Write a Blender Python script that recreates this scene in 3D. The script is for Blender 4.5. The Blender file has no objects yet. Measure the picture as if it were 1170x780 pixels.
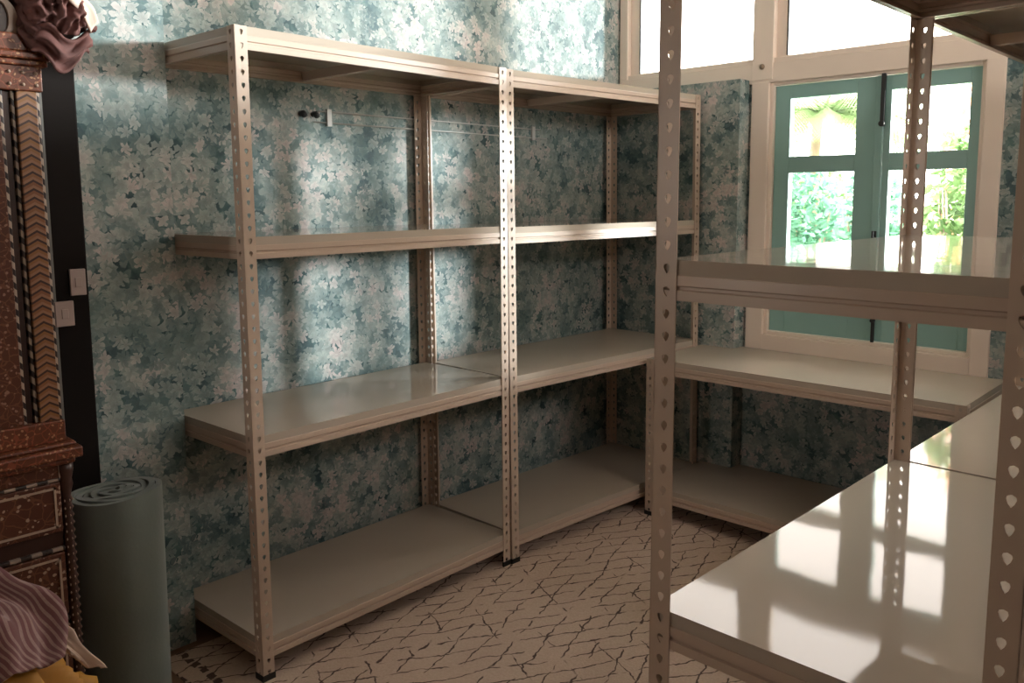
import bpy, bmesh, math, random
from mathutils import Vector, Matrix
random.seed(7)
scene = bpy.context.scene
COL = scene.collection
PI = math.pi
H = 2.0

# ------------------------------------------------------------------ helpers
def link(o):
    COL.objects.link(o)
    return o

def tag(o, label=None, cat=None, group=None, kind=None):
    if label: o['label'] = label
    if cat: o['category'] = cat
    if group: o['group'] = group
    if kind: o['kind'] = kind
    return o

def empty(name, loc):
    o = bpy.data.objects.new(name, None)
    o.location = loc
    o.empty_display_size = .1
    return link(o)

class MB:
    """collects shapes in world coordinates, then links ONE mesh object"""
    def __init__(s):
        s.v = []; s.f = []; s.sm = []
    def add(s, vs, fs, smooth=False):
        b = len(s.v)
        s.v += [tuple(v) for v in vs]
        s.f += [tuple(b + i for i in f) for f in fs]
        s.sm += [smooth] * len(fs)
    def box(s, a, b):
        x0, y0, z0 = a; x1, y1, z1 = b
        x0, x1 = min(x0, x1), max(x0, x1); y0, y1 = min(y0, y1), max(y0, y1); z0, z1 = min(z0, z1), max(z0, z1)
        s.add([(x0,y0,z0),(x1,y0,z0),(x1,y1,z0),(x0,y1,z0),(x0,y0,z1),(x1,y0,z1),(x1,y1,z1),(x0,y1,z1)],
              [(0,3,2,1),(4,5,6,7),(0,1,5,4),(1,2,6,5),(2,3,7,6),(3,0,4,7)])
        return s
    def hexa(s, bot, top):
        s.add(list(bot) + list(top), [(0,3,2,1),(4,5,6,7),(0,1,5,4),(1,2,6,5),(2,3,7,6),(3,0,4,7)])
        return s
    def tube(s, pts, r, n=10, smooth=True, caps=True):
        pts = [Vector(p) for p in pts]
        rs = r if isinstance(r, (list, tuple)) else [r] * len(pts)
        vs = []; fs = []
        up = None
        for i, p in enumerate(pts):
            t = (pts[min(i+1, len(pts)-1)] - pts[max(i-1, 0)]).normalized()
            if up is None:
                up = Vector((0,0,1)) if abs(t.z) < .9 else Vector((1,0,0))
            a = t.cross(up).normalized(); b = a.cross(t).normalized(); up = b
            for k in range(n):
                q = 2*PI*k/n
                vs.append(p + (a*math.cos(q) + b*math.sin(q)) * rs[i])
        for i in range(len(pts)-1):
            for k in range(n):
                k2 = (k+1) % n
                fs.append((i*n+k, i*n+k2, (i+1)*n+k2, (i+1)*n+k))
        if caps:
            fs.append(tuple(range(n-1, -1, -1)))
            fs.append(tuple((len(pts)-1)*n + k for k in range(n)))
        s.add(vs, fs, smooth)
        return s
    def lathe(s, c, prof, n=24, smooth=True):
        vs = []; fs = []
        for r, z in prof:
            for k in range(n):
                q = 2*PI*k/n
                vs.append((c[0]+r*math.cos(q), c[1]+r*math.sin(q), c[2]+z))
        for i in range(len(prof)-1):
            for k in range(n):
                k2 = (k+1) % n
                fs.append((i*n+k, i*n+k2, (i+1)*n+k2, (i+1)*n+k))
        fs.append(tuple(range(n-1, -1, -1)))
        fs.append(tuple((len(prof)-1)*n + k for k in range(n)))
        s.add(vs, fs, smooth)
        return s
    def build(s, name, m, parent=None, bevel=0, kind=None, recalc=True):
        me = bpy.data.meshes.new(name)
        loc = Vector((0,0,0))
        if parent is not None:
            p = parent
            while p is not None:
                loc += Vector(p.location); p = p.parent
        else:
            n = len(s.v)
            xs = [v[0] for v in s.v]; ys = [v[1] for v in s.v]; zs = [v[2] for v in s.v]
            loc = Vector(((min(xs)+max(xs))/2, (min(ys)+max(ys))/2, min(zs)))
        me.from_pydata([tuple(Vector(v) - loc) for v in s.v], [], s.f)
        me.polygons.foreach_set('use_smooth', s.sm)
        if recalc:
            bm = bmesh.new(); bm.from_mesh(me)
            bmesh.ops.recalc_face_normals(bm, faces=bm.faces)
            bm.to_mesh(me); bm.free()
        me.materials.append(m)
        o = bpy.data.objects.new(name, me)
        if parent is not None:
            o.parent = parent
        else:
            o.location = loc
        link(o)
        if bevel:
            b = o.modifiers.new('bevel', 'BEVEL'); b.width = bevel; b.segments = 2; b.limit_method = 'ANGLE'
        if kind: o['kind'] = kind
        return o

# ------------------------------------------------------------------ node helpers
class NT:
    def __init__(s, name):
        s.m = bpy.data.materials.new(name); s.m.use_nodes = True
        s.t = s.m.node_tree; s.n = s.t.nodes; s.l = s.t.links
        s.n.clear()
        s.out = s.n.new('ShaderNodeOutputMaterial')
    def _set(s, sock, v):
        if v is None: return
        if isinstance(v, bpy.types.NodeSocket): s.l.new(v, sock)
        else:
            if hasattr(sock.default_value, '__len__') and not hasattr(v, '__len__'):
                v = [v] * len(sock.default_value)
            if hasattr(v, '__len__') and len(v) == 3 and len(sock.default_value) == 4: v = (*v, 1)
            sock.default_value = v
    def math(s, op, a, b=None, c=None, clamp=False):
        n = s.n.new('ShaderNodeMath'); n.operation = op; n.use_clamp = clamp
        s._set(n.inputs[0], a); s._set(n.inputs[1], b); s._set(n.inputs[2], c)
        return n.outputs[0]
    def vmath(s, op, a, b=None):
        n = s.n.new('ShaderNodeVectorMath'); n.operation = op
        s._set(n.inputs[0], a)
        if b is not None:
            if op == 'SCALE': s._set(n.inputs['Scale'], b)
            else: s._set(n.inputs[1], b)
        return n.outputs['Value'] if op in ('LENGTH', 'DOT_PRODUCT') else n.outputs[0]
    def comb(s, x, y, z):
        n = s.n.new('ShaderNodeCombineXYZ')
        for i, v in enumerate((x, y, z)): s._set(n.inputs[i], v)
        return n.outputs[0]
    def sep(s, v):
        n = s.n.new('ShaderNodeSeparateXYZ'); s.l.new(v, n.inputs[0]); return n.outputs
    def pos(s):
        return s.n.new('ShaderNodeNewGeometry').outputs['Position']
    def noise(s, vec, scale, detail=3, rough=.5, dist=0, out='Fac'):
        n = s.n.new('ShaderNodeTexNoise'); s._set(n.inputs['Vector'], vec)
        n.inputs['Scale'].default_value = scale; n.inputs['Detail'].default_value = detail
        n.inputs['Roughness'].default_value = rough; n.inputs['Distortion'].default_value = dist
        return n.outputs['Fac'] if out == 'Fac' else n.outputs['Color']
    def mix(s, f, a, b, mode='MIX'):
        n = s.n.new('ShaderNodeMix'); n.data_type = 'RGBA'; n.blend_type = mode
        s._set(n.inputs[0], f); s._set(n.inputs[6], a); s._set(n.inputs[7], b)
        return n.outputs[2]
    def ramp(s, f, stops, interp='LINEAR'):
        n = s.n.new('ShaderNodeValToRGB'); s.l.new(f, n.inputs[0])
        n.color_ramp.interpolation = interp
        e = n.color_ramp.elements
        while len(e) < len(stops): e.new(.5)
        for i, (p, c) in enumerate(stops):
            e[i].position = p; e[i].color = (*c, 1) if len(c) == 3 else c
        return n.outputs[0]
    def smooth(s, v, a, b):
        n = s.n.new('ShaderNodeMapRange'); n.interpolation_type = 'SMOOTHSTEP'
        s._set(n.inputs['Value'], v); s._set(n.inputs['From Min'], a); s._set(n.inputs['From Max'], b)
        return n.outputs[0]
    def bump(s, h, strength=.3, dist=.002):
        n = s.n.new('ShaderNodeBump'); n.inputs['Strength'].default_value = strength
        n.inputs['Distance'].default_value = dist; s.l.new(h, n.inputs['Height'])
        return n.outputs[0]
    def pbr(s, color, rough=.5, metal=0, spec=.5, normal=None, coat=0, sheen=0, trans=0):
        n = s.n.new('ShaderNodeBsdfPrincipled')
        s._set(n.inputs['Base Color'], color); s._set(n.inputs['Roughness'], rough)
        n.inputs['Metallic'].default_value = metal
        n.inputs['Specular IOR Level'].default_value = spec
        n.inputs['Coat Weight'].default_value = coat
        n.inputs['Coat Roughness'].default_value = .06
        n.inputs['Sheen Weight'].default_value = sheen
        if normal is not None: s.l.new(normal, n.inputs['Normal'])
        s.l.new(n.outputs[0], s.out.inputs[0])
        return s.m

def plain(name, c, rough=.5, spec=.5, metal=0, noise=.06, scale=8, bump=0, coat=0):
    t = NT(name); p = t.pos()
    f = t.noise(p, scale, 4)
    col = t.mix(f, tuple(x*(1-noise) for x in c), tuple(min(1, x*(1+noise)) for x in c))
    nm = t.bump(t.noise(p, scale*20, 3), bump) if bump else None
    return t.pbr(col, rough, metal, spec, nm, coat)

# ---- wallpaper: layered palmate leaves in watercolour teal, sage and cream
def wallpaper(name, axis):
    t = NT(name)
    px, py, pz = t.sep(t.pos())
    u = t.math('ADD', px, py)
    base = t.comb(u, pz, 0)
    wob = t.noise(base, 38, 3, out='Color')
    wob = t.vmath('SCALE', t.vmath('SUBTRACT', wob, (.5,.5,.5)), .030)
    base = t.vmath('ADD', base, wob)
    big = t.noise(base, 5.0, 2)
    big2 = t.noise(t.vmath('ADD', base, (7,3,0)), 3.5, 1)
    col = t.ramp(t.noise(base, 16, 3), [(.35,(.016,.048,.060)),(.5,(.040,.095,.105)),(.65,(.095,.175,.170))])
    nl = 7
    for i in range(nl):
        sc = [10.5, 11.5, 13.0, 15.0, 17.5, 21.0, 26.0][i]
        off = (i*3.71+.3, i*1.93+.7, i*0.0)
        vec = t.vmath('SCALE', t.vmath('ADD', base, off), sc)
        v = t.n.new('ShaderNodeTexVoronoi'); v.voronoi_dimensions = '2D'; v.inputs['Scale'].default_value = 1
        v.inputs['Randomness'].default_value = .85
        t.l.new(vec, v.inputs['Vector'])
        d = t.vmath('SUBTRACT', vec, v.outputs['Position'])
        dx, dy, _ = t.sep(d)
        r = v.outputs['Distance']
        cr, cg, cb = t.sep(v.outputs['Color'])
        ang = t.math('ADD', t.math('ARCTAN2', dy, dx), t.math('MULTIPLY', cr, 6.283))
        lob = t.math('ABSOLUTE', t.math('COSINE', t.math('MULTIPLY', ang, 3.5 if i % 2 else 2.5)))
        lob = t.math('POWER', lob, .65)
        rad = t.math('ADD', .12, t.math('MULTIPLY', lob, .50))
        ser = t.math('MULTIPLY', t.math('SUBTRACT', t.noise(vec, 9, 1), .5), .16)
        rad = t.math('ADD', rad, ser)
        mask = t.smooth(t.math('SUBTRACT', rad, r), 0.0, .07)
        keep = t.math('GREATER_THAN', cg, .25 if i < 4 else .45)
        mask = t.math('MULTIPLY', mask, keep)
        # colour of this leaf
        pick = t.math('ADD', t.math('MULTIPLY', cb, .50), t.math('MULTIPLY', t.math('SUBTRACT', big if i % 2 else big2, .30), 1.5))
        pick = t.math('ADD', pick, -.19 + i*.050)
        lc = t.ramp(pick, [(.0,(.028,.068,.084)),(.2,(.080,.142,.160)),(.36,(.155,.228,.226)),(.52,(.265,.330,.315)),(.66,(.370,.420,.400)),(.80,(.500,.495,.470)),(1.0,(.640,.540,.520))])
        # vein / shade inside leaf towards the tips
        shade = t.math('MULTIPLY_ADD', t.math('DIVIDE', r, t.math('MAXIMUM', rad, .05)), .38, .72)
        ln = t.comb(shade, shade, shade)
        lc = t.mix(1.0, lc, ln, 'MULTIPLY')
        col = t.mix(t.math('MULTIPLY', mask, .82), col, lc)
    col = t.mix(t.math('MULTIPLY', t.noise(base, 60, 2), .22), col, (.25,.30,.27))
    return t.pbr(col, .62, spec=.25, normal=t.bump(t.noise(base, 300, 2), .08))

M = {}
M['wp_x'] = wallpaper('leaf_wallpaper_long_wall', 'x')
M['wp_y'] = wallpaper('leaf_wallpaper_window_wall', 'y')

def enamel(name, c, rough, bump=0):
    t = NT(name); p = t.pos()
    col = t.mix(t.noise(p, 3, 3), tuple(x*.96 for x in c), c)
    return t.pbr(col, rough, spec=.5)
M['steel'] = enamel('cream_enamelled_steel', (.56,.44,.35), .30)
M['beam'] = enamel('cream_enamelled_beam', (.57,.45,.365), .24)
def shelf_mat():
    t = NT('glossy_ivory_shelf'); p = t.pos()
    h = t.noise(p, 4, 2)
    col = t.mix(t.noise(p, 2, 3), (.47,.405,.335), (.50,.435,.365))
    n = t.n.new('ShaderNodeBsdfPrincipled')
    t._set(n.inputs['Base Color'], col); n.inputs['Roughness'].default_value = .055
    n.inputs['IOR'].default_value = 1.45
    n.inputs['Specular IOR Level'].default_value = .24
    t.l.new(t.bump(h, .25, .004), n.inputs['Normal'])
    t.l.new(n.outputs[0], t.out.inputs[0])
    return t.m
M['shelf'] = shelf_mat()
M['rubber'] = plain('black_rubber', (.012,.011,.010), .6)
M['white'] = plain('cream_painted_joinery', (.82,.70,.61), .42, noise=.03)
M['ceiling'] = plain('ceiling_paint', (.70,.62,.55), .8, noise=.02)
M['room'] = plain('back_room_paint', (.36,.28,.22), .8, noise=.03)
M['teal'] = plain('teal_painted_sash', (.26,.45,.42), .38, noise=.05, scale=5)
M['black'] = plain('black_iron', (.012,.012,.012), .45)
M['darkwood'] = plain('near_black_stained_wood', (.010,.007,.006), .62, spec=.12, noise=.3, scale=4)
M['darkpanel'] = plain('black_door_panel', (.010,.010,.012), .30, noise=.2)
M['plate'] = plain('pinkish_switch_plate', (.46,.36,.33), .45, noise=.02)
M['wire'] = plain('pale_painted_wire', (.62,.62,.60), .35)
M['dowel'] = plain('dull_brass_cap', (.33,.24,.17), .5)

# glass: clear, faint mirror at grazing angles
t = NT('clear_window_glass')
tr = t.n.new('ShaderNodeBsdfTransparent'); tr.inputs[0].default_value = (.96,.98,.97,1)
gl = t.n.new('ShaderNodeBsdfGlossy'); gl.inputs['Roughness'].default_value = .02
fr = t.n.new('ShaderNodeFresnel'); fr.inputs[0].default_value = 1.45
mx = t.n.new('ShaderNodeMixShader'); t.l.new(fr.outputs[0], mx.inputs[0]); t.l.new(tr.outputs[0], mx.inputs[1]); t.l.new(gl.outputs[0], mx.inputs[2])
t.l.new(mx.outputs[0], t.out.inputs[0]); M['glass'] = t.m

# rug: woven beige with broken brown zigzag lines
t = NT('beige_rug_broken_zigzag'); p = t.pos()
wob = t.vmath('SCALE', t.vmath('SUBTRACT', t.noise(p, 5, 3, out='Color'), (.5,.5,.5)), .06)
wob2 = t.vmath('SCALE', t.vmath('SUBTRACT', t.noise(p, 28, 2, out='Color'), (.5,.5,.5)), .022)
q = t.vmath('ADD', t.vmath('ADD', p, wob), wob2)
x, y, z = t.sep(q)
def fam(a, b, per, w, seed, drop):
    s_ = t.math('ADD', t.math('MULTIPLY', x, a), t.math('MULTIPLY', y, b))
    f = t.math('ABSOLUTE', t.math('SUBTRACT', t.math('FRACT', t.math('DIVIDE', s_, per)), .5))
    wd = t.math('MULTIPLY_ADD', t.noise(t.vmath('ADD', p, (seed, 1, 0)), 22, 2), w*2.2, -w*.25)
    ln = t.math('SUBTRACT', 1, t.smooth(f, t.math('MULTIPLY', wd, .5), wd))
    br = t.smooth(t.noise(t.vmath('ADD', p, (seed, seed, 0)), 9, 2), drop-.03, drop+.03)
    return t.math('MULTIPLY', ln, br)
l1 = fam(-.87, .50, .070, .052, 3, .42)
l2 = fam(.95, .31, .088, .044, 9, .45)
l3 = fam(.40, .92, .150, .026, 17, .54)
ln = t.math('MAXIMUM', l1, t.math('MAXIMUM', l2, l3), clamp=True)
yy = t.sep(p)[1]
# a darker double border line near the left end of the rug
b1 = t.math('LESS_THAN', t.math('ABSOLUTE', t.math('ADD', y, .10)), .012)
b2 = t.math('LESS_THAN', t.math('ABSOLUTE', t.math('ADD', y, .17)), .012)
dash = t.math('GREATER_THAN', t.math('FRACT', t.math('MULTIPLY', x, 24)), .35)
bb = t.math('MULTIPLY', t.math('MAXIMUM', b1, b2), dash)
bb = t.math('MULTIPLY', bb, t.math('LESS_THAN', t.sep(p)[0], .62))
ln = t.math('MAXIMUM', ln, bb)
base = t.mix(t.noise(p, 3, 3), (.60,.46,.37), (.74,.60,.50))
base = t.mix(t.math('MULTIPLY', t.noise(p, 130, 3), .5), base, (.30,.21,.15))
col = t.mix(t.math('MULTIPLY', ln, .9), base, (.070,.045,.042))
M['rug'] = t.pbr(col, .95, spec=.1, normal=t.bump(t.math('SUBTRACT', t.noise(p, 160, 3), t.math('MULTIPLY', ln, .6)), .5, .004))
M['floor'] = plain('brown_floor_boards', (.20,.12,.075), .5, noise=.2)

# ------------------------------------------------------------------ room shell
def struct(name, mb, m, parent=None, bevel=0):
    return mb.build(name, m, parent, bevel, kind='structure')

YW = 2.562          # window wall plane
YP = 2.462          # pilaster face
XR = 4.1
YB = -3.2
ZC = 2.95
TH = .16
struct('floor', MB().box((-.2, YB-.2, -.1), (XR+.2, YW+TH, 0)), M['floor'])
struct('ceiling', MB().box((-.2, YB-.2, ZC), (XR+.2, YW+TH, ZC+.12)), M['ceiling'])
# long wall: recessed bay with the racks, projecting section towards the camera
wl = MB()
wl.box((-.2, -.024, 0), (-.016, YW+TH, ZC))
wl.box((-.2, -.30, 0), (.12, -.024, ZC))
wl.box((-.2, YB, 2.2), (.12, -.30, ZC))
wl.box((-.2, YB, 0), (.12, -1.25, 2.2))
struct('wall_left', wl, M['wp_x'])
# window wall (openings: casement x .885-1.785 z .842-2.024 ; clerestories above z 2.13)
ww = MB()
ww.box((-.016, YP, 0), (.765, YW, 2.055))
ww.box((-.006, YW, 0), (.84, YW+TH, 2.055))
ww.box((.84, YW, 0), (1.80, YW+TH, .80))
ww.box((1.80, YW, 0), (XR, YW+TH, 2.055))
ww.box((3.50, YW, 2.055), (XR, YW+TH, ZC))
struct('wall_window', ww, M['wp_y'])
# unseen right and back walls, each with an opening added to let daylight in
wr = MB()
wr.box((XR, YB, 0), (XR+.15, .2, ZC)); wr.box((XR, 2.2, 0), (XR+.15, YW+TH, ZC)); wr.box((XR, .2, 0), (XR+.15, 2.2, 2.16)); wr.box((XR, .2, 2.84), (XR+.15, 2.2, ZC))
struct('wall_right', wr, M['room'])
wb = MB()
wb.box((-.2, YB-.15, 0), (.28, YB, ZC)); wb.box((.67, YB-.15, 0), (XR+.15, YB, ZC)); wb.box((.28, YB-.15, 0), (.67, YB, 1.18)); wb.box((.28, YB-.15, 2.12), (.67, YB, ZC))
struct('wall_back', wb, M['room'])

# ---- painted joinery of the window wall
j = MB()
j.box((-.006, YW-.012, 2.035), (1.95, YW+TH, 2.128))             # transom
j.box((-.006, YW-.004, 2.128), (1.95, YW+TH, 2.150))             # step under the upper panes
j.box((-.006, YW-.012, 2.128), (.045, YW+TH, ZC))                  # left stile
j.box((.780, YW-.016, 2.05), (.885, YW+TH, ZC))                    # mullion
j.box((1.735, YW-.016, 2.128), (1.95, YW+TH, ZC))
j.box((1.95, YW-.012, 2.035), (3.52, YW+TH, 2.150)); j.box((1.95, YW-.012, 2.86), (3.52, YW+TH, ZC)); j.box((3.46, YW-.012, 2.15), (3.52, YW+TH, 2.86))  # bars around the added clerestory extension
j.box((.885, YW-.012, 2.86), (1.735, YW+TH, ZC)); j.box((.045, YW-.012, 2.86), (.780, YW+TH, ZC))
struct('trim_1', j, M['white'], bevel=.003)
j = MB()
j.box((.780, YW-.014, .745), (.868, YW+TH, 2.04))                  # jambs of the casement
j.box((1.796, YW-.014, .745), (1.866, YW+TH, 2.04))
j.box((.868, YW-.014, .745), (1.796, YW+TH, .828))
j.box((.868, YW+.004, .828), (.886, YW+TH, 2.04)); j.box((1.778, YW+.004, .828), (1.796, YW+TH, 2.04))
j.box((.886, YW+.004, .828), (1.778, YW+TH, .845)); j.box((.886, YW+.004, 2.022), (1.778, YW+TH, 2.04))
struct('trim_2', j, M['white'], bevel=.003)
cap = MB()
cap.tube([(.832, YW-.020, 2.112), (.832, YW-.014, 2.112)], .013, 16)
struct('trim_3', cap, M['dowel'])

# ---- casement pair
win = empty('window_1', (1.33, YW, .845)); win['kind'] = 'structure'
def sash(x0, x1, panes):
    y0, y1 = YW+.022, YW+.062
    s = MB()
    z0, z1 = .848, 2.018
    px0, px1 = panes
    s.box((x0, y0, z0), (px0, y1, z1)); s.box((px1, y0, z0), (x1, y1, z1))
    s.box((px0, y0, 1.957), (px1, y1, z1)); s.box((px0, y0, 1.610), (px1, y1, 1.686)); s.box((px0, y0, z0), (px1, y1, .975))
    so = s.build('sash', M['teal'], win, .002)
    for a, b in ((1.686, 1.957), (.975, 1.610)):
        MB().box((px0, y0+.016, a), (px1, y0+.020, b)).build('glass_pane', M['glass'], so)
    # small bottom hook
    return so
s1 = sash(.888, 1.390, (.963, 1.272))
s2 = sash(1.394, 1.776, (1.423, 1.735))
MB().box((1.362, YW+.010, .85), (1.392, YW+.024, 2.018)).build('meeting_strip', M['teal'], win, .002)
bl = MB(); bl.box((1.385, YW-.004, 1.800), (1.402, YW+.012, 2.026)); bl.tube([(1.3935, YW-.010, 1.812), (1.3935, YW+.01, 1.812)], .013, 10)
o = bl.build('top_bolt', M['black'], win, .001); o['label'] = 'black iron bolt at the top'
bl = MB(); bl.box((1.386, YW-.004, .846), (1.398, YW+.012, .985)); bl.tube([(1.392, YW-.014, .945), (1.392, YW+.01, .945)], .009, 10)
o = bl.build('bottom_bolt', M['black'], win, .001); o['label'] = 'black iron bolt at the bottom'
bl = MB(); bl.box((1.376, YW-.002, 1.285), (1.388, YW+.012, 1.345)); bl.tube([(1.382, YW-.02, 1.315), (1.382, YW+.01, 1.315)], .006, 8)
bl.tube([(1.382, YW-.02, 1.345), (1.382, YW-.02, 1.300)], .005, 8)
o = bl.build('latch', M['black'], win, .001); o['label'] = 'small black latch'

# ---- clerestory windows
def clere(name, x0, x1):
    w = empty(name, ((x0+x1)/2, YW, 2.15)); w['kind'] = 'structure'
    f = MB(); y0, y1 = YW+.02, YW+.07
    L = x0 + (.058 if x0 < .5 else .052)
    f.box((x0, y0, 2.150), (L, y1, 2.86)); f.box((x1-.012, y0, 2.150), (x1, y1, 2.86)); f.box((L, y0, 2.84), (x1-.012, y1, 2.86)); f.box((L, y0, 2.150), (x1-.012, y1, 2.158))
    f.build('window_frame', M['white'], w, .003)
    g = MB(); g.box((L-.001, y0-.002, 2.158), (L+.006, y0+.01, 2.84)); o = g.build('gasket', M['black'], w); o['label'] = 'thin dark edge of the pane'
    MB().box((L, y0+.02, 2.155), (x1-.01, y0+.024, 2.845)).build('glass_pane', M['glass'], w)
clere('window_2', .045, .780)
clere('window_3', .885, 1.735)

clere('window_added_4', 1.95, 3.46)  # unseen clerestory extension, added to bring in more daylight
j = MB()
j.box((.25, YB-.12, 1.15), (.31, YB+.012, 2.15)); j.box((.64, YB-.12, 1.15), (.70, YB+.012, 2.15)); j.box((.31, YB-.12, 1.15), (.64, YB+.012, 1.21)); j.box((.31, YB-.12, 2.09), (.64, YB+.012, 2.15))
struct('trim_added_6', j, M['white'])  # frame of the small window added behind the camera
j = MB()
for a_, b_ in ((.18, .24), (1.17, 1.23), (2.16, 2.22)): j.box((XR-.012, a_, 2.18), (XR+.12, b_, 2.82))
j.box((XR-.014, .18, 2.12), (XR+.12, 2.22, 2.18)); j.box((XR-.014, .18, 2.82), (XR+.12, 2.22, 2.88))
struct('trim_added_7', j, M['white'])  # frame of the high strip added on the right wall
g_ = MB(); g_.box((XR+.06, .2, 2.17), (XR+.064, 2.2, 2.83)); struct('window_added_6', g_, M['glass'])  # unseen high strip, added so sky light reaches the long wall
g_ = MB(); g_.box((.30, YB-.07, 1.2), (.65, YB-.066, 2.1)); struct('window_added_5', g_, M['glass'])  # unseen window behind the camera, added for fill daylight

# ---- dark doorway on the projecting wall, with casing
d = MB(); d.box((-.05, -1.25, 0), (.02, -.415, 2.2))
struct('door_1', d, M['darkpanel'])
c = MB(); c.box((.0, -.424, 0), (.136, -.302, 2.19)); c.box((.02, -.44, 0), (.100, -.424, 2.19)); c.box((.02, -1.25, 2.1), (.136, -.424, 2.2))
struct('trim_4', c, M['darkwood'], bevel=.006)
e = MB(); e.box((.136, -.402, .0), (.140, -.396, 2.1))
struct('trim_5', e, plain('grey_edge_highlight', (.17,.17,.16), .4))  # pale strip whose grey stands for the highlight along the casing edge

def switch(name, y0, y1, z0, z1, x, label, n):
    r = empty(name, (x, (y0+y1)/2, (z0+z1)/2))
    MB().box((x, y0, z0), (x+.010, y1, z1)).build('face_plate', M['plate'], r, .002)
    for k in range(n):
        yc = y0 + (y1-y0)*(k+.5)/n
        MB().box((x+.010, yc-.009, (z0+z1)/2-.014), (x+.0135, yc+.009, (z0+z1)/2+.014)).build('rocker', M['plate'], r, .001)
    tag(r, label, 'switch', 'switch plates on the dark casing')
switch('light_switch', -.356, -.312, 1.222, 1.300, .136, 'pinkish switch plate on the dark door casing, the upper of two, nearer the wallpaper', 1)
switch('light_switch', -.404, -.352, 1.134, 1.208, .140, 'pinkish grey switch plate on the dark door casing, the lower of two', 1)

# ------------------------------------------------------------------ rug
rg = MB(); rg.box((.16, -.165, 0), (2.95, 2.45, .004)); rg.box((.55, -2.4, 0), (2.95, -.165, .004))
o = rg.build('rug', M['rug']); tag(o, 'beige woven rug with broken dark zigzag lines under the shelving racks', 'rug')

# ------------------------------------------------------------------ racks
Z1, Z2, Z3 = .1436, .7897, 1.3916
PITCH = .0375
T = .0020
def flange(mb, corner, du, w, z0, z1, shear, nrm):
    """perforated strip from the corner line outward along du; nrm points inward (thickness)"""
    n = int(round((z1-z0)/PITCH)); ph = (z1-z0)/n
    hole = [(0,.0085),(.0050,.0065),(.0062,.0025),(.0040,-.0035),(0,-.0085),(-.0040,-.0035),(-.0062,.0025),(-.0050,.0065)]
    def P3(u, z, off):
        p = corner + du*u + nrm*off
        return (p.x + shear[0]*z, p.y + shear[1]*z, z)
    for i in range(n):
        a = z0 + i*ph; b = a + ph; c = (a+b)/2
        uc = w*.54
        outer = [(uc, b), (w, b), (w, c), (w, a), (uc, a), (0, a), (0, c), (0, b)]
        inner = [(uc+h[0], c+h[1]) for h in hole]
        vs = [P3(u, z, 0) for u, z in outer] + [P3(u, z, 0) for u, z in inner] + [P3(u, z, T) for u, z in outer] + [P3(u, z, T) for u, z in inner]
        fs = []
        for k in range(8):
            k2 = (k+1) % 8
            fs.append((k, k2, 8+k2, 8+k)); fs.append((16+k2, 16+k, 24+k, 24+k2)); fs.append((8+k, 8+k2, 24+k2, 24+k))
        fs += [(1, 17, 18, 2), (2, 18, 19, 3), (5, 21, 22, 6), (6, 22, 23, 7)]
        if i == 0: fs += [(3, 19, 20, 4), (4, 20, 21, 5)]
        if i == n-1: fs += [(7, 23, 16, 0), (0, 16, 17, 1)]
        mb.add(vs, fs)

PROF = [(-.0015,.0),(-.0015,-.0005),(-.0015,-.0235),(.0,-.0250),(.0,-.0415),(-.0045,-.0435),(-.0045,-.0475),(.0,-.0495),(.0,-.0660),(-.016,-.0660),(-.016,-.0640),(-.0025,-.0640),(-.0065,-.0500),(-.0065,-.0410),(-.0025,-.0400),(-.0060,-.0240)]
PROF = [(-.0005,-.0245),(.0005,-.0260),(.0005,-.0410),(-.0045,-.0435),(-.0045,-.0480),(.0005,-.0500),(.0005,-.0660),(-.016,-.0660),(-.016,-.0640),(-.0020,-.0640),(-.0020,-.0515),(-.0070,-.0490),(-.0070,-.0425),(-.0020,-.0400),(-.0020,-.0270),(-.012,-.0245)]

def beam(mb, a, b, out, ins=.0025):
    """sweep the rolled profile from a to b; out = horizontal outward normal"""
    a = Vector(a); b = Vector(b); n = len(PROF); d = (b-a).normalized()
    a = a + d*.004; b = b - d*.004
    vs = [a + out*(o-ins) + Vector((0,0,z)) for o, z in PROF] + [b + out*(o-ins) + Vector((0,0,z)) for o, z in PROF]
    fs = [(k, (k+1) % n, n+(k+1) % n, n+k) for k in range(n)]
    fs += [tuple(range(n-1, -1, -1)), tuple(range(n, 2*n))]
    mb.add(vs, fs)

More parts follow.
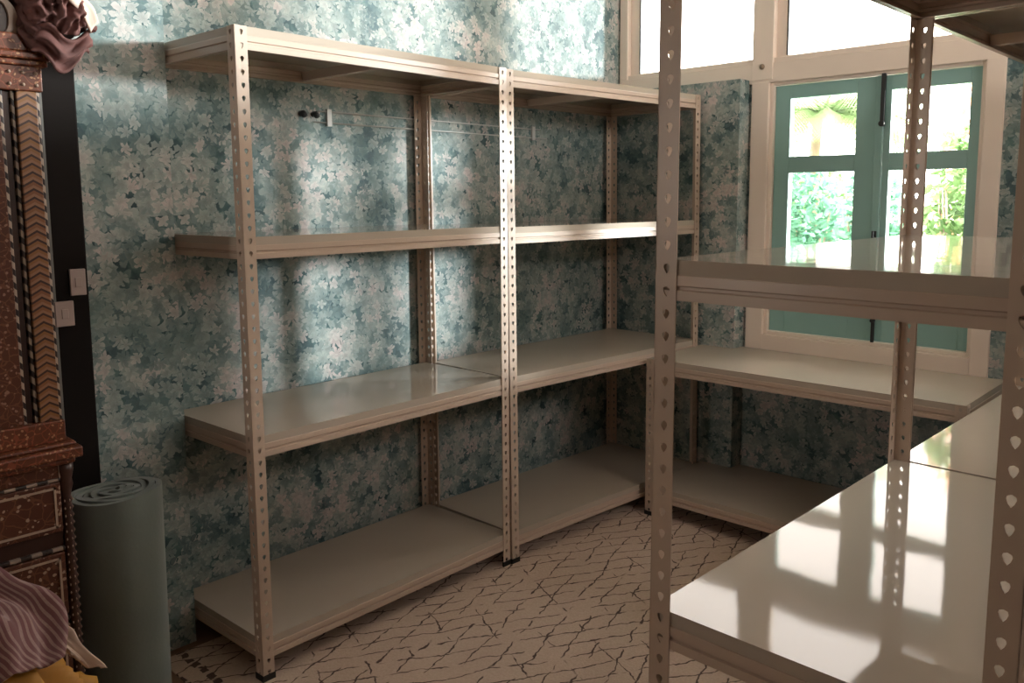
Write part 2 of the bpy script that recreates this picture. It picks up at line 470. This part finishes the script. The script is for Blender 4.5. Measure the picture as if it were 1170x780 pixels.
def rack(corners, shear, zs, top, label, dz=0., braces=True, group=None):
    """corners: front0, front1, rear1, rear0 on the floor (x, y) seen from the open side"""
    C = [Vector((c[0], c[1], 0)) for c in corners]
    cen = sum(C, Vector())/4
    r = empty('shelving_rack', (cen.x, cen.y, .004))
    tag(r, label, 'shelving rack', group or 'cream slotted steel shelving racks')
    sh = (math.tan(math.radians(shear[0])), math.tan(math.radians(shear[1])))
    def at(c, z): return Vector((c.x + sh[0]*z, c.y + sh[1]*z, z))
    W = .040
    for i in range(4):
        p = C[i]; a = (C[(i+1) % 4]-p).normalized(); b = (C[(i-1) % 4]-p).normalized()
        mb = MB()
        flange(mb, p, a, W, .012, top, sh, b)
        flange(mb, p, b, W, .012, top, sh, a)
        po = mb.build('post', M['steel'], r, recalc=False)
        f = MB()
        q = [p - a*.002 - b*.002, p + a*.042 - b*.002, p + a*.042 + b*.005, p + a*.005 + b*.005, p + a*.005 + b*.042, p - a*.002 + b*.042]
        vs = [(v.x, v.y, .004) for v in q] + [(v.x, v.y, .024) for v in q]
        f.add(vs, [(5,4,3,2,1,0), (6,7,8,9,10,11)] + [(k, (k+1) % 6, 6+(k+1) % 6, 6+k) for k in range(6)])
        f.build('foot_cap', M['rubber'], po)
    for z in zs:
        P = [at(c, z) for c in C]
        pc = sum(P, Vector())/4
        def ins(k, m_, zz=0.):
            p = P[k]; a = (P[(k+1) % 4]-p).normalized(); b = (P[(k-1) % 4]-p).normalized()
            return p + a*m_ + b*m_ + Vector((0,0,zz))
        s = MB()
        # pan: top sheet with a folded down edge all round
        s.hexa([ins(k, .0045, -.0030) for k in range(4)], [ins(k, .0045) for k in range(4)])
        for k in range(4):
            k2 = (k+1) % 4
            o0, o1, i1, i0 = ins(k, .0045), ins(k2, .0045), ins(k2, .0065), ins(k, .0065)
            s.hexa([v + Vector((0,0,-.0255)) for v in (o0, o1, i1, i0)], [v + Vector((0,0,-.003)) for v in (o0, o1, i1, i0)])
        so = s.build('shelf', M['shelf'], r)
        for k in range(4):
            k2 = (k+1) % 4
            out = (P[k2]-P[k]).cross(Vector((0,0,1))).normalized()
            if out.dot((P[k]+P[k2])/2 - pc) < 0: out = -out
            mb = MB(); beam(mb, P[k], P[k2], out)
            L = (P[k2]-P[k]).length
            mb.build('long_beam' if L > .8 else 'side_beam', M['beam'], so)
        if braces:
            m1 = (P[0]+P[1])/2; m2 = (P[2]+P[3])/2; e = (P[1]-P[0]).normalized()*.022
            d = (m2-m1).normalized()*.010
            m1 = m1 + d; m2 = m2 - d
            b = MB(); zt, zb = Vector((0,0,-.0285)), Vector((0,0,-.058))
            b.hexa([m1-e*.55+zb, m1+e*.55+zb, m2+e*.55+zb, m2-e*.55+zb], [m1-e+zt, m1+e+zt, m2+e+zt, m2-e+zt])
            b.build('brace', M['beam'], so)
    return r

# long wall pair
rack([(.520, 0), (.4985, 1.1391), (.002, 1.130), (.018, -.020)], (-.093, -.02), [Z1-.004, Z2-.004, Z3-.001, H-.004], H-.004,
     'tall cream slotted steel rack on the wallpapered long wall, nearest the grey roll')
rack([(.5054, 1.1437), (.5839, 2.4401), (.030, 2.452), (.010, 1.150)], (-.45, -.1), [Z1-.006, Z2-.006, Z3-.006, H-.006], H-.006,
     'tall cream slotted steel rack on the long wall, in the corner beside the window')
# low one under the window
rack([(.5898, 1.9707), (1.9475, 1.9797), (1.9437, 2.553), (.5858, 2.5445)], (-.098, -.044), [.148, .7557], .7557,
     'low cream two-shelf rack standing under the teal window')
# near unit and the one behind it
rack([(1.9937, -.0744), (2.0099, 1.0513), (2.5610, 1.0450), (2.5500, -.0800)], (.19, -.013), [Z1, Z2+.008, Z3+.008, H+.006], H+.006,
     'tall cream rack nearest the camera with glossy waist-high shelf reflecting the window')
rack([(2.0112, 1.0560), (2.0270, 2.2600), (2.5760, 2.2540), (2.5620, 1.0500)], (.19, -.013), [Z1, Z2+.008, H+.006], H+.006,
     'tall cream rack behind the nearest one, reaching towards the window wall, without a chest-high shelf')

# ------------------------------------------------------------------ wire rail on the long wall
r = empty('wire_rail', (.0, 1.2, 1.82))
tag(r, 'thin pale double wire rail with black end hooks along the wallpapered wall', 'wire rail')
w = MB()
w.tube([(-.009, .62, 1.835), (-.009, 1.90, 1.832)], .0028, 8)
w.build('wire', M['wire'], r)
w = MB(); w.tube([(-.009, .60, 1.793), (-.009, 1.95, 1.790)], .0028, 8)
w.build('wire', M['wire'], r)
for y in (.548, .603):
    h = MB(); h.tube([(-.016, y, 1.822), (.004, y, 1.822), (.012, y, 1.812)], .011, 10)
    h.build('hook', M['black'], r)
h = MB(); h.box((-.016, 1.84, 1.780), (-.004, 1.86, 1.845)); h.build('bracket', M['wire'], r)
h = MB(); h.box((-.016, .66, 1.780), (-.004, .68, 1.845)); h.build('bracket', M['wire'], r)

# ------------------------------------------------------------------ grey-green roll
t = NT('grey_green_felt'); p = t.pos()
col = t.mix(t.noise(p, 6, 3), (.150,.185,.172), (.195,.225,.208))
M['roll'] = t.pbr(col, .9, spec=.15, normal=t.bump(t.noise(p, 90, 3), .3), sheen=.3)
rc = Vector((.272, -.322, .0))
mb = MB(); n = 260; turns = 5.5; vs = []; fs = []
th = .0165; R0 = .025; Rm = .134; ZT = .655
zt = lambda a: ZT + .006*math.sin(a*1.0+1) + .004*math.sin(2.3*a)
for i in range(n+1):
    a = 2*PI*turns*i/n
    r_ = R0 + (Rm-R0)*i/n
    a0 = a - 2*PI*turns + 2.2
    for rr in (r_, r_-th):
        x_, y_ = rc.x + rr*math.cos(a0), rc.y + rr*math.sin(a0)
        lean = .012
        vs += [(x_, y_, .0), (x_ + lean, y_-.0, zt(a0))]
for i in range(n):
    b = i*4; c_ = b+4
    fs += [(b, c_, c_+1, b+1), (b+2, b+3, c_+3, c_+2), (b+1, c_+1, c_+3, b+3), (b, b+2, c_+2, c_)]
fs += [(0, 1, 3, 2), (n*4, n*4+2, n*4+3, n*4+1)]
mb.add(vs, fs, True)
o = mb.build('fabric_roll', M['roll'])
tag(o, 'grey green roll of felt standing upright between the inlaid cabinet and the rack', 'roll')
es = o.modifiers.new('es', 'EDGE_SPLIT'); es.split_angle = .8

# ------------------------------------------------------------------ inlaid cabinet
def inlay(name, base, a, b, scale=60, dens=.42):
    t = NT(name); p = t.pos()
    q = t.vmath('ADD', p, t.vmath('SCALE', t.vmath('SUBTRACT', t.noise(p, 30, 2, out='Color'), (.5,.5,.5)), .02))
    v = t.n.new('ShaderNodeTexVoronoi'); v.inputs['Scale'].default_value = scale; t.l.new(q, v.inputs['Vector'])
    v2 = t.n.new('ShaderNodeTexVoronoi'); v2.feature = 'DISTANCE_TO_EDGE'; v2.inputs['Scale'].default_value = scale*.45; t.l.new(q, v2.inputs['Vector'])
    dots = t.math('LESS_THAN', v.outputs['Distance'], .30)
    dots = t.math('MULTIPLY', dots, t.math('GREATER_THAN', t.sep(v.outputs['Color'])[0], 1-dens))
    vine = t.math('LESS_THAN', v2.outputs['Distance'], .045)
    col = t.mix(t.noise(p, 12, 3), base, tuple(x*.55 for x in base))
    col = t.mix(t.math('MULTIPLY', vine, .7), col, b)
    col = t.mix(t.math('MULTIPLY', dots, .8), col, a)
    return t.pbr(col, .42, spec=.35, normal=t.bump(dots, .3, .001))
M['cab'] = inlay('rosewood_with_fine_inlay', (.110,.036,.018), (.30,.17,.12), (.17,.065,.035), 90, .5)
M['cab_rich'] = inlay('rosewood_with_coloured_inlay', (.150,.045,.020), (.42,.22,.11), (.26,.07,.035), 95, .6)
M['cab_drawer'] = inlay('rosewood_with_floral_dots', (.105,.034,.018), (.42,.30,.22), (.17,.065,.035), 70, .62)
M['cab_dark'] = plain('dark_rosewood', (.045,.016,.010), .4, noise=.3, scale=20)
M['bone'] = plain('bone_inlay', (.40,.29,.22), .4, noise=.12, scale=60)
t = NT('chevron_inlay'); px_, py_, pz_ = t.sep(t.pos())
tri = t.math('ABSOLUTE', t.math('SUBTRACT', t.math('FRACT', t.math('DIVIDE', py_, .046)), .5))
ch = t.math('FRACT', t.math('ADD', t.math('DIVIDE', pz_, .021), t.math('MULTIPLY', tri, 1.3)))
cm = t.math('LESS_THAN', ch, .34)
bse = t.ramp(t.noise(t.comb(0, 0, pz_), 5, 2), [(.3,(.17,.055,.030)),(.6,(.26,.12,.035)),(.75,(.17,.06,.03))])
cc = t.mix(cm, bse, (.27,.135,.075))
c2 = t.math('GREATER_THAN', ch, .72); cc = t.mix(c2, cc, (.04,.014,.010))
M['chevron'] = t.pbr(cc, .4)
t = NT('dashed_inlay'); px_, py_, pz_ = t.sep(t.pos())
cm = t.math('LESS_THAN', t.math('FRACT', t.math('DIVIDE', t.math('ADD', pz_, py_), .034)), .52)
M['dash'] = t.pbr(t.mix(cm, (.018,.010,.010), (.42,.33,.26)), .4)
t = NT('dashed_inlay_level'); px_, py_, pz_ = t.sep(t.pos())
cm = t.math('LESS_THAN', t.math('FRACT', t.math('DIVIDE', py_, .050)), .5)
M['dash_h'] = t.pbr(t.mix(cm, (.022,.012,.010), (.32,.24,.19)), .4)

XF = .450
cab = empty('inlaid_cabinet', (.28, -1.1, 0))
tag(cab, 'tall dark red cabinet with bone and chevron inlay beside the grey roll', 'cabinet')
YR = -.495; YL = -1.70; XB = .145
MB().box((XB, YL, .02), (XF, YR-.020, .82)).build('lower_body', M['cab_dark'], cab, .004)
# ledge mouldings
m = MB(); m.box((XB, YL-.03, .836), (XF+.045, YR+.026, .866)); m.box((XB, YL-.02, .820), (XF+.028, YR+.012, .836)); m.box((XB, YL-.02, .866), (XF+.030, YR+.016, .878))
m.build('ledge', M['cab_rich'], cab, .006)
# frieze under the ledge
m = MB(); m.box((XF-.005, YL+.03, .784), (XF+.012, YR-.028, .819)); m.build('frieze', M['cab'], cab, .003)
m = MB(); m.box((XF+.0, YL+.03, .775), (XF+.014, YR-.024, .783)); m.box((XF+.0, YL+.03, .588), (XF+.014, YR-.024, .597)); m.box((XF+.0, YL+.03, .395), (XF+.014, YR-.024, .404))
m.build('dashed_band', M['dash_h'], cab, .002)
m = MB(); m.box((XF+.008, YR-.028, .784), (XF+.014, YR-.024, .819)); m.build('bone_strip', M['bone'], cab)
for z0, z1 in ((.640, .773), (.412, .583), (.20, .385)):
    y0, y1 = -1.08, YR-.026
    dr = MB().box((XF-.01, y0, z0), (XF+.014, y1, z1)).build('drawer', M['cab_drawer'], cab, .003)
    b = MB(); e_ = .012; w_ = .0055
    for a0, a1, c0, c1 in ((y0+e_, y1-e_, z1-e_-w_, z1-e_), (y0+e_, y1-e_, z0+e_, z0+e_+w_), (y0+e_, y0+e_+w_, z0+e_, z1-e_), (y1-e_-w_, y1-e_, z0+e_, z1-e_)):
        b.box((XF+.0135, a0, c0), (XF+.0165, a1, c1))
    b.build('bone_border', M['bone'], dr)
# corner colonette
prof = [(.018,.02),(.021,.03),(.021,.05),(.012,.065)]
z = .10
while z < .72:
    prof += [(.0115, z), (.0150, z+.010), (.0115, z+.020)]; z += .021
prof += [(.014,.745),(.018,.760),(.016,.775),(.021,.800),(.021,.819)]
MB().lathe((XF+.002, YR-.010, 0), prof, 16).build('colonette', M['cab_dark'], cab)
m = MB()
z = .11
while z < .72:
    for ang in (-.6, .2, 1.0):
        cx_ = XF+.002 + .0146*math.cos(ang); cy_ = YR-.010 + .0146*math.sin(ang)
        m.lathe((cx_, cy_, z), [(.0006,-.0035),(.0020,0),(.0006,.0035)], 6)
    z += .021
m.build('bead_inlay', M['bone'], cab)
# upper case
YU = YR-.002
MB().box((XB, YL, .878), (XF-.035, YU-.010, 1.90)).build('upper_case', M['cab_dark'], cab, .004)
def vstrip(y0, y1, x1, mname, name, z0=.935, z1=1.77):
    MB().box((XF-.04, y0, z0), (x1, y1, z1)).build(name, M[mname], cab, .002)
vstrip(YU-.010, YU-.002, XF-.004, 'dash', 'dashed_edge')
vstrip(YU-.056, YU-.010, XF+.004, 'chevron', 'chevron_band')
vstrip(YU-.066, YU-.058, XF-.006, 'dash', 'dashed_edge')
vstrip(YU-.084, YU-.068, XF-.014, 'cab_dark', 'groove_strip')
vstrip(YU-.092, YU-.084, XF-.006, 'dash', 'dashed_edge')
vstrip(YU-.150, YU-.092, XF+.000, 'cab', 'inlaid_stile')
vstrip(YU-.160, YU-.152, XF-.006, 'dash', 'dashed_edge')
m = MB(); m.box((XF-.035, YL, .878), (XF+.010, YU, .935)); m.build('lower_rail', M['cab_rich'], cab, .004)
# door with dark glass
dy0, dy1 = -1.30, YU-.165
m = MB(); m.box((XF-.035, dy1-.055, .90), (XF-.010, dy1, 1.75)); m.box((XF-.035, dy0, .90), (XF-.010, dy1-.055, .955)); m.box((XF-.035, dy0, 1.27), (XF-.010, dy1-.055, 1.30)); m.box((XF-.035, dy0, 1.69), (XF-.010, dy1-.055, 1.75)); m.box((XF-.035, dy0, .90), (XF-.010, dy0+.05, 1.75))
do = m.build('door', M['cab'], cab, .003)
MB().box((XF-.033, dy0, .93), (XF-.028, dy1-.05, 1.72)).build('dark_glass', M['darkpanel'], do)
# entablature with beads and cornice
m = MB(); m.box((XF-.04, YL, 1.77), (XF+.008, YU+.004, 1.835)); m.build('entablature', M['cab_rich'], cab, .003)
m = MB()
for k in range(16):
    for zz in (1.785, 1.814):
        y_ = YU-.010-k*.030
        m.tube([(XF+.006, y_, zz), (XF+.013, y_, zz)], [.0055, .003], 8)
m.build('bead_row', M['bone'], cab)
m = MB(); m.box((XB, YL, 1.83), (XF+.020, YU+.016, 1.845)); m.box((XB, YL, 1.845), (XF+.034, YU+.026, 1.862)); m.box((XB, YL, 1.862), (XF+.022, YU+.018, 1.905))
m.build('cornice', M['cab_rich'], cab, .004)
# crest with pale crescent
def slab(pts, x0, x1, mb):
    n = len(pts)
    mb.add([(x0, a, b) for a, b in pts] + [(x1, a, b) for a, b in pts], [tuple(range(n)), tuple(range(2*n-1, n-1, -1))] + [(k, (k+1) % n, n+(k+1) % n, n+k) for k in range(n)])
m = MB(); pts = [(-1.10,1.90)] + [(-1.10+.55*k/14, 1.94+.13*abs(math.sin(k/14*PI*2.5))) for k in range(15)] + [(-.55,1.90)]
slab(pts, XF-.04, XF-.005, m); m.build('crest', M['cab_dark'], cab, .003)
m = MB(); c0 = (-.570, 1.935); pts = [(c0[0]+.034*math.cos(a), c0[1]+.052*math.sin(a)) for a in [(-.52+1.04*k/10)*PI for k in range(11)]] + [(c0[0]-.006+.020*math.cos(a), c0[1]+.006+.038*math.sin(a)) for a in [(.5-1.0*k/10)*PI for k in range(11)]]
slab(pts, XF-.006, XF+.004, m); m.build('crescent_inlay', M['bone'], cab)

# ------------------------------------------------------------------ textiles
def cloth_mat(name, f):
    t = NT(name); p = t.pos()
    return f(t, p)
def stripes(t, p):
    x_, y_, z_ = t.sep(t.vmath('ADD', p, t.vmath('SCALE', t.vmath('SUBTRACT', t.noise(p, 4, 2, out='Color'), (.5,.5,.5)), .10)))
    s_ = t.math('ADD', t.math('MULTIPLY', y_, 1.0), t.math('MULTIPLY', z_, .55))
    f = t.math('FRACT', t.math('DIVIDE', s_, .013))
    m1 = t.math('LESS_THAN', f, .42)
    c = t.mix(m1, (.215,.100,.105), (.42,.29,.27))
    c = t.mix(t.math('MULTIPLY', t.noise(p, 200, 2), .5), c, (.15,.07,.07))
    return t.pbr(c, .85, spec=.1, sheen=.3)
M['striped'] = cloth_mat('dusty_pink_striped_cotton', stripes)
M['yellow'] = plain('mustard_silk', (.50,.235,.028), .62, noise=.16, scale=9)
M['offwhite'] = plain('cream_cotton', (.60,.46,.38), .85, noise=.08)
M['maroon'] = plain('maroon_brown_printed_cloth', (.115,.045,.038), .8, noise=.7, scale=22)

def blob(name, c, rad, m, seed, amp=.18, sub=5, squash=None, zmin=None, folds=7, fold_amp=.12):
    bm = bmesh.new(); bmesh.ops.create_icosphere(bm, subdivisions=sub, radius=1)
    from mathutils import noise as mn
    for v in bm.verts:
        d = v.co.copy()
        n1 = mn.noise(d*1.6 + Vector((seed, 0, 0))) 
        q = d*2.2 + Vector((seed, 3, 1))
        f = 1 - abs(mn.noise(Vector((q.x*1.0+q.z*.6, q.y*1.6, q.z*.5))*folds*.35))*2
        f2 = 1 - abs(mn.noise(q*folds*.6))*2
        k = 1 + amp*n1 + fold_amp*(f-.5) + fold_amp*.45*(f2-.5)
        v.co = Vector((d.x*rad[0]*k, d.y*rad[1]*k, d.z*rad[2]*k)) 
        w = v.co + Vector(c)
        if zmin is not None and w.z < zmin: v.co.z = zmin - c[2] + .0005*n1
    me = bpy.data.meshes.new(name); bm.to_mesh(me); bm.free()
    for p in me.polygons: p.use_smooth = True
    me.materials.append(m)
    o = bpy.data.objects.new(name, me); o.location = c
    return link(o)

def drape(name, path, width_dir, w, m, seed, thick=.006, nu=60, nv=26, wav=.02, freq=3.0, parent=None):
    """a crumpled strip of cloth laid along a path of points; width_dir spans it"""
    from mathutils import noise as mn
    P = [Vector(p) for p in path]; vs = []; fs = []
    def ev(t_):
        s_ = t_*(len(P)-1); i = min(int(s_), len(P)-2); f = s_-i
        p0 = P[max(i-1,0)]; p1 = P[i]; p2 = P[i+1]; p3 = P[min(i+2, len(P)-1)]
        return .5*((2*p1) + (p2-p0)*f + (2*p0-5*p1+4*p2-p3)*f*f + (-p0+3*p1-3*p2+p3)*f**3)
    W = Vector(width_dir).normalized()
    for i in range(nu+1):
        t_ = i/nu; c = ev(t_); tg = (ev(min(1, t_+.01)) - ev(max(0, t_-.01))).normalized(); N = tg.cross(W).normalized()
        if N.z < 0: N = -N
        for j_ in range(nv+1):
            v = j_/nv - .5
            ww = w*(1 + .12*math.sin(t_*9+seed))
            fold = wav*(math.sin(v*freq*2*PI + 2.5*t_ + seed) + .5*math.sin(v*freq*4.6*PI - 3*t_))
            fold += wav*1.1*mn.noise(Vector((t_*6, v*5, seed)))
            vs.append(c + W*(v*ww + .012*math.sin(t_*12+seed)) + N*fold)
    n_ = nv+1
    for i in range(nu):
        for j_ in range(nv):
            fs.append((i*n_+j_, (i+1)*n_+j_, (i+1)*n_+j_+1, i*n_+j_+1))
    mb = MB(); mb.add(vs, fs, True)
    o = mb.build(name, m, parent)
    s_ = o.modifiers.new('thickness', 'SOLIDIFY'); s_.thickness = thick
    return o

heap = blob('yellow_cloth', (.74, -.96, .20), (.21, .41, .345), M['yellow'], 4.2, sub=6, zmin=0.005, folds=3, fold_amp=.13)
tag(heap, 'heap of crumpled mustard yellow cloth in front of the inlaid cabinet', 'cloth')
st = drape('striped_cloth', [(.555,-.98,.60),(.60,-.90,.655),(.68,-.84,.64),(.78,-.80,.585),(.86,-.78,.50)], (.30,-1,.12), .32, M['striped'], 1.3, wav=.018, freq=2.2)
tag(st, 'dusty pink striped cotton cloth lying over the yellow heap', 'cloth')
wh = drape('cream_cloth', [(.60,-.745,.560),(.66,-.69,.545),(.73,-.635,.500),(.80,-.60,.44)], (.3,.5,-.35), .085, M['offwhite'], 2.1, wav=.010, freq=1.2, nu=40, nv=12)
tag(wh, 'narrow cream cloth edge lying over the yellow heap beside the striped cloth', 'cloth')

bun = blob('cloth_bundle', (.40, -.462, 1.985), (.15, .085, .105), M['maroon'], 9.1, sub=6, zmin=1.9065, folds=3.5, fold_amp=.16)
tag(bun, 'maroon brown cloth bundle hanging over the top edge of the inlaid cabinet', 'cloth bundle')
sc_ = drape('fold', [(.50,-.54,2.09),(.53,-.48,2.06),(.54,-.43,2.01),(.53,-.385,1.935)], (.4,-.4,-.7), .045, M['offwhite'], .4, wav=.006, freq=1, nu=30, nv=8, parent=bun)
sc_['label'] = 'pale folded band'
sk = drape('hanging_end', [(.47,-.535,1.93),(.505,-.51,1.895),(.515,-.47,1.862),(.51,-.42,1.88),(.50,-.385,1.90)], (.2,.2,1), .075, M['maroon'], 3.3, wav=.010, freq=2, nu=36, nv=10, parent=bun)

# ------------------------------------------------------------------ outside: garden
g = MB(); g.box((-14, YW+TH+.02, -.25), (16, 22, -.12))
struct('ground', g, plain('pale_garden_paving', (.46,.45,.38), .9, noise=.25, scale=3))
def leafmat(name, c1, c2):
    t = NT(name); p = t.pos()
    col = t.mix(t.noise(p, 9, 2), c1, c2)
    n = t.n.new('ShaderNodeBsdfPrincipled'); t._set(n.inputs['Base Color'], col); n.inputs['Roughness'].default_value = .45
    tl = t.n.new('ShaderNodeBsdfTranslucent'); t.l.new(col, tl.inputs[0])
    mx = t.n.new('ShaderNodeMixShader'); mx.inputs[0].default_value = .45
    t.l.new(n.outputs[0], mx.inputs[1]); t.l.new(tl.outputs[0], mx.inputs[2]); t.l.new(mx.outputs[0], t.out.inputs[0])
    return t.m
M['leaf'] = leafmat('mid_green_leaf', (.06,.16,.05), (.15,.28,.10))
M['leaf_b'] = leafmat('blue_green_leaf', (.04,.15,.09), (.13,.28,.18))
M['leaf_y'] = leafmat('yellow_green_leaf', (.07,.15,.05), (.15,.24,.09))
M['leaf_r'] = leafmat('coral_leaf', (.55,.18,.10), (.60,.30,.14))
M['palm'] = leafmat('palm_frond_green', (.10,.17,.07), (.22,.30,.13))
M['bark'] = plain('grey_brown_bark', (.20,.15,.11), .9, noise=.3, scale=12)

def leafcloud(mb, c, rad, n, size, rnd, tall=1.8):
    for _ in range(n):
        while True:
            d = Vector((rnd.uniform(-1,1), rnd.uniform(-1,1), rnd.uniform(-1,1)))
            if .3 < d.length < 1: break
        p = Vector(c) + Vector((d.x*rad[0], d.y*rad[1], d.z*rad[2]))
        a = Vector((rnd.gauss(0,1), rnd.gauss(0,1), rnd.gauss(0,.7))).normalized()
        b = a.cross(Vector((rnd.gauss(0,1), rnd.gauss(0,1), rnd.gauss(0,1)))).normalized()
        s_ = size*rnd.uniform(.6,1.3); n_ = a.cross(b)
        mb.add([p - a*s_*tall/2, p + b*s_*.35 + n_*s_*.05, p + a*s_*tall/2, p - b*s_*.35 + n_*s_*.05], [(0,1,2,3)])

def bush(x, y, h, w, m, label, n, size, seed, group=None, trunk=.25):
    rnd = random.Random(seed)
    r = empty('garden_shrub', (x, y, -.12))
    tag(r, label, 'shrub', group or 'garden shrubs outside the window')
    mb = MB(); leafcloud(mb, (x, y, -.12 + h*.56), (w, w*.8, h*.46), n, size, rnd)
    mb.build('foliage', M[m], r, recalc=False)
    s_ = MB()
    for k in range(5):
        a = rnd.random()*6.28
        s_.tube([(x + .04*math.cos(a), y+.04*math.sin(a), -.12), (x + w*.25*math.cos(a), y+w*.25*math.sin(a), h*.35), (x + w*.6*math.cos(a), y+w*.6*math.sin(a), h*.75)], [.02,.014,.006], 6)
    s_.build('stem', M['bark'], r)

def palm(x, y, h, label, seed, nf=16, L=1.3, m='palm'):
    rnd = random.Random(seed)
    r = empty('palm', (x, y, -.12)); tag(r, label, 'palm', 'palms in the garden')
    pts = [(x + .05*math.sin(k*.7), y, -.12 + (h+.12)*k/8) for k in range(9)]
    MB().tube(pts, [.055 - .002*k for k in range(9)], 10).build('trunk', M['bark'], r)
    for f in range(nf):
        a = f*2.399 + rnd.random()*.4; up = rnd.uniform(.1, 1.1); Lf = L*rnd.uniform(.8,1.15)
        mb = MB(); pp = []; n = 16
        for k in range(n+1):
            s_ = k/n
            rr = Lf*s_*math.cos(up*(1-s_*.8)); zz = h + Lf*(math.sin(up)*s_ - .75*s_*s_)
            pp.append(Vector((x + rr*math.cos(a), y + rr*math.sin(a), zz)))
        mb.tube(pp, [.012*(1-k/(n+2)) for k in range(n+1)], 5)
        side = Vector((-math.sin(a), math.cos(a), 0))
        for k in range(2, n+1):
            for q in (0, .5):
                c = pp[k-1].lerp(pp[k], q); ll = .42*L*math.sin(PI*min(1, (k+q)/(n+1)*.9+.08))
                fw = (pp[k]-pp[k-1]).normalized()
                for sg in (-1, 1):
                    tip = c + side*sg*ll*.75 + fw*ll*.55 + Vector((0,0,-ll*.45))
                    mb.add([c + fw*.012, c - fw*.012, tip], [(0,1,2)])
        mb.build('frond', M[m], r, recalc=False)

palm(-.15, 5.5, 2.12, 'pale green palm seen through the upper left pane of the teal window', 3, 30, .95)
palm(1.25, 7.8, 2.6, 'palm further back in the garden, seen through the upper right pane', 8, 16, 1.2)
bush(.12, 4.5, 1.85, .46, 'leaf_b', 'blue green leafy shrub outside the lower left window pane', 4200, .050, 11)
bush(-.75, 6.6, 2.0, .50, 'leaf', 'mid green shrub behind the blue green one outside the window', 2600, .06, 12)
bush(.86, 3.95, 1.85, .24, 'leaf_b', 'leafy shrub outside the lower right window pane, beside the yellow green one', 2000, .050, 13)
bush(1.18, 4.6, 2.05, .26, 'leaf_y', 'yellow green narrow shrub outside the right window panes', 1900, .055, 14)
bush(.92, 5.6, 2.45, .24, 'leaf_r', 'coral red leaved shrub outside the upper right pane', 800, .055, 15)
# garden wall beyond
gw = MB(); gw.box((-8, 9.5, -.12), (9, 9.7, 1.5)); struct('wall_garden', gw, plain('pale_garden_wall', (.62,.58,.52), .9))

# ------------------------------------------------------------------ light
w = bpy.data.worlds.new('sky'); scene.world = w; w.use_nodes = True
nt = w.node_tree; nt.nodes.clear()
out = nt.nodes.new('ShaderNodeOutputWorld'); bg = nt.nodes.new('ShaderNodeBackground')
tc = nt.nodes.new('ShaderNodeTexCoord'); sp = nt.nodes.new('ShaderNodeSeparateXYZ'); nt.links.new(tc.outputs['Generated'], sp.inputs[0])
rp = nt.nodes.new('ShaderNodeValToRGB'); nt.links.new(sp.outputs[2], rp.inputs[0])
e = rp.color_ramp.elements
def sky(c, k): return (c[0]*k, c[1]*k, c[2]*k, 1)
e[0].position = 0.0; e[0].color = sky((1, .90, .84), .30)
e[1].position = 1.0; e[1].color = sky((1, .98, .95), 1.0)
for p_, c_, k_ in ((.35, (1,.88,.83), .125), (.60, (1,.89,.85), .165), (.80, (1,.96,.92), .70)):
    k = e.new(p_); k.color = sky(c_, k_)
nt.links.new(rp.outputs[0], bg.inputs[0]); bg.inputs[1].default_value = 28.0
nt.links.new(bg.outputs[0], out.inputs[0])

def portal(loc, rot, sx, sy):
    l = bpy.data.lights.new('window_portal', 'AREA'); l.shape = 'RECTANGLE'; l.size = sx; l.size_y = sy; l.cycles.is_portal = True
    o = bpy.data.objects.new('window_portal', l); o.location = loc; o.rotation_euler = rot; link(o)
portal((1.33, YW+.14, 1.43), (-PI/2, 0, 0), .92, 1.2)
portal((.42, YW+.14, 2.5), (-PI/2, 0, 0), .74, .72)
portal((1.31, YW+.14, 2.5), (-PI/2, 0, 0), .86, .72)
portal((2.72, YW+.14, 2.5), (-PI/2, 0, 0), 1.5, .72)
portal((.475, YB-.12, 1.65), (PI/2, 0, 0), .38, .94)
portal((XR+.12, 1.2, 2.5), (0, PI/2, 0), .66, 2.0)

sun = bpy.data.lights.new('sun', 'SUN'); sun.energy = 3.2; sun.angle = math.radians(6); sun.color = (.96,.98,1.0)
so = bpy.data.objects.new('sun', sun)
so.rotation_euler = Vector((-1, -1.27, -.15)).to_track_quat('-Z', 'Y').to_euler(); link(so)

# ------------------------------------------------------------------ camera
cam = bpy.data.cameras.new('camera'); co = bpy.data.objects.new('camera', cam); link(co)
yaw, pitch, roll = math.radians(43.5455), math.radians(-6.831), math.radians(-.3598)
fwd = Vector((-math.sin(yaw)*math.cos(pitch), math.cos(yaw)*math.cos(pitch), math.sin(pitch)))
right = Vector((math.cos(yaw), math.sin(yaw), 0)); up = right.cross(fwd)
R = right*math.cos(roll) + up*math.sin(roll); U = -right*math.sin(roll) + up*math.cos(roll)
mat = Matrix((( R.x, U.x, -fwd.x), (R.y, U.y, -fwd.y), (R.z, U.z, -fwd.z))).to_4x4()
mat.translation = Vector((2.7738, -1.2353, 1.5017)); co.matrix_world = mat
cam.sensor_fit = 'HORIZONTAL'; cam.sensor_width = 36; cam.lens = 954.88/1170*36
cam.shift_x = 0; cam.shift_y = -49.954/1170
cam.clip_start = .05
scene.camera = co
vs_ = scene.view_settings
vs_.view_transform = 'Standard'; vs_.look = 'None'; vs_.gamma = 1; vs_.use_curve_mapping = False
vs_.exposure = 1.45
scene.cycles.max_bounces = 10; scene.cycles.diffuse_bounces = 6; scene.cycles.glossy_bounces = 5; scene.cycles.transparent_max_bounces = 12
scene.cycles.use_denoising = True
scene.cycles.sample_clamp_indirect = 6
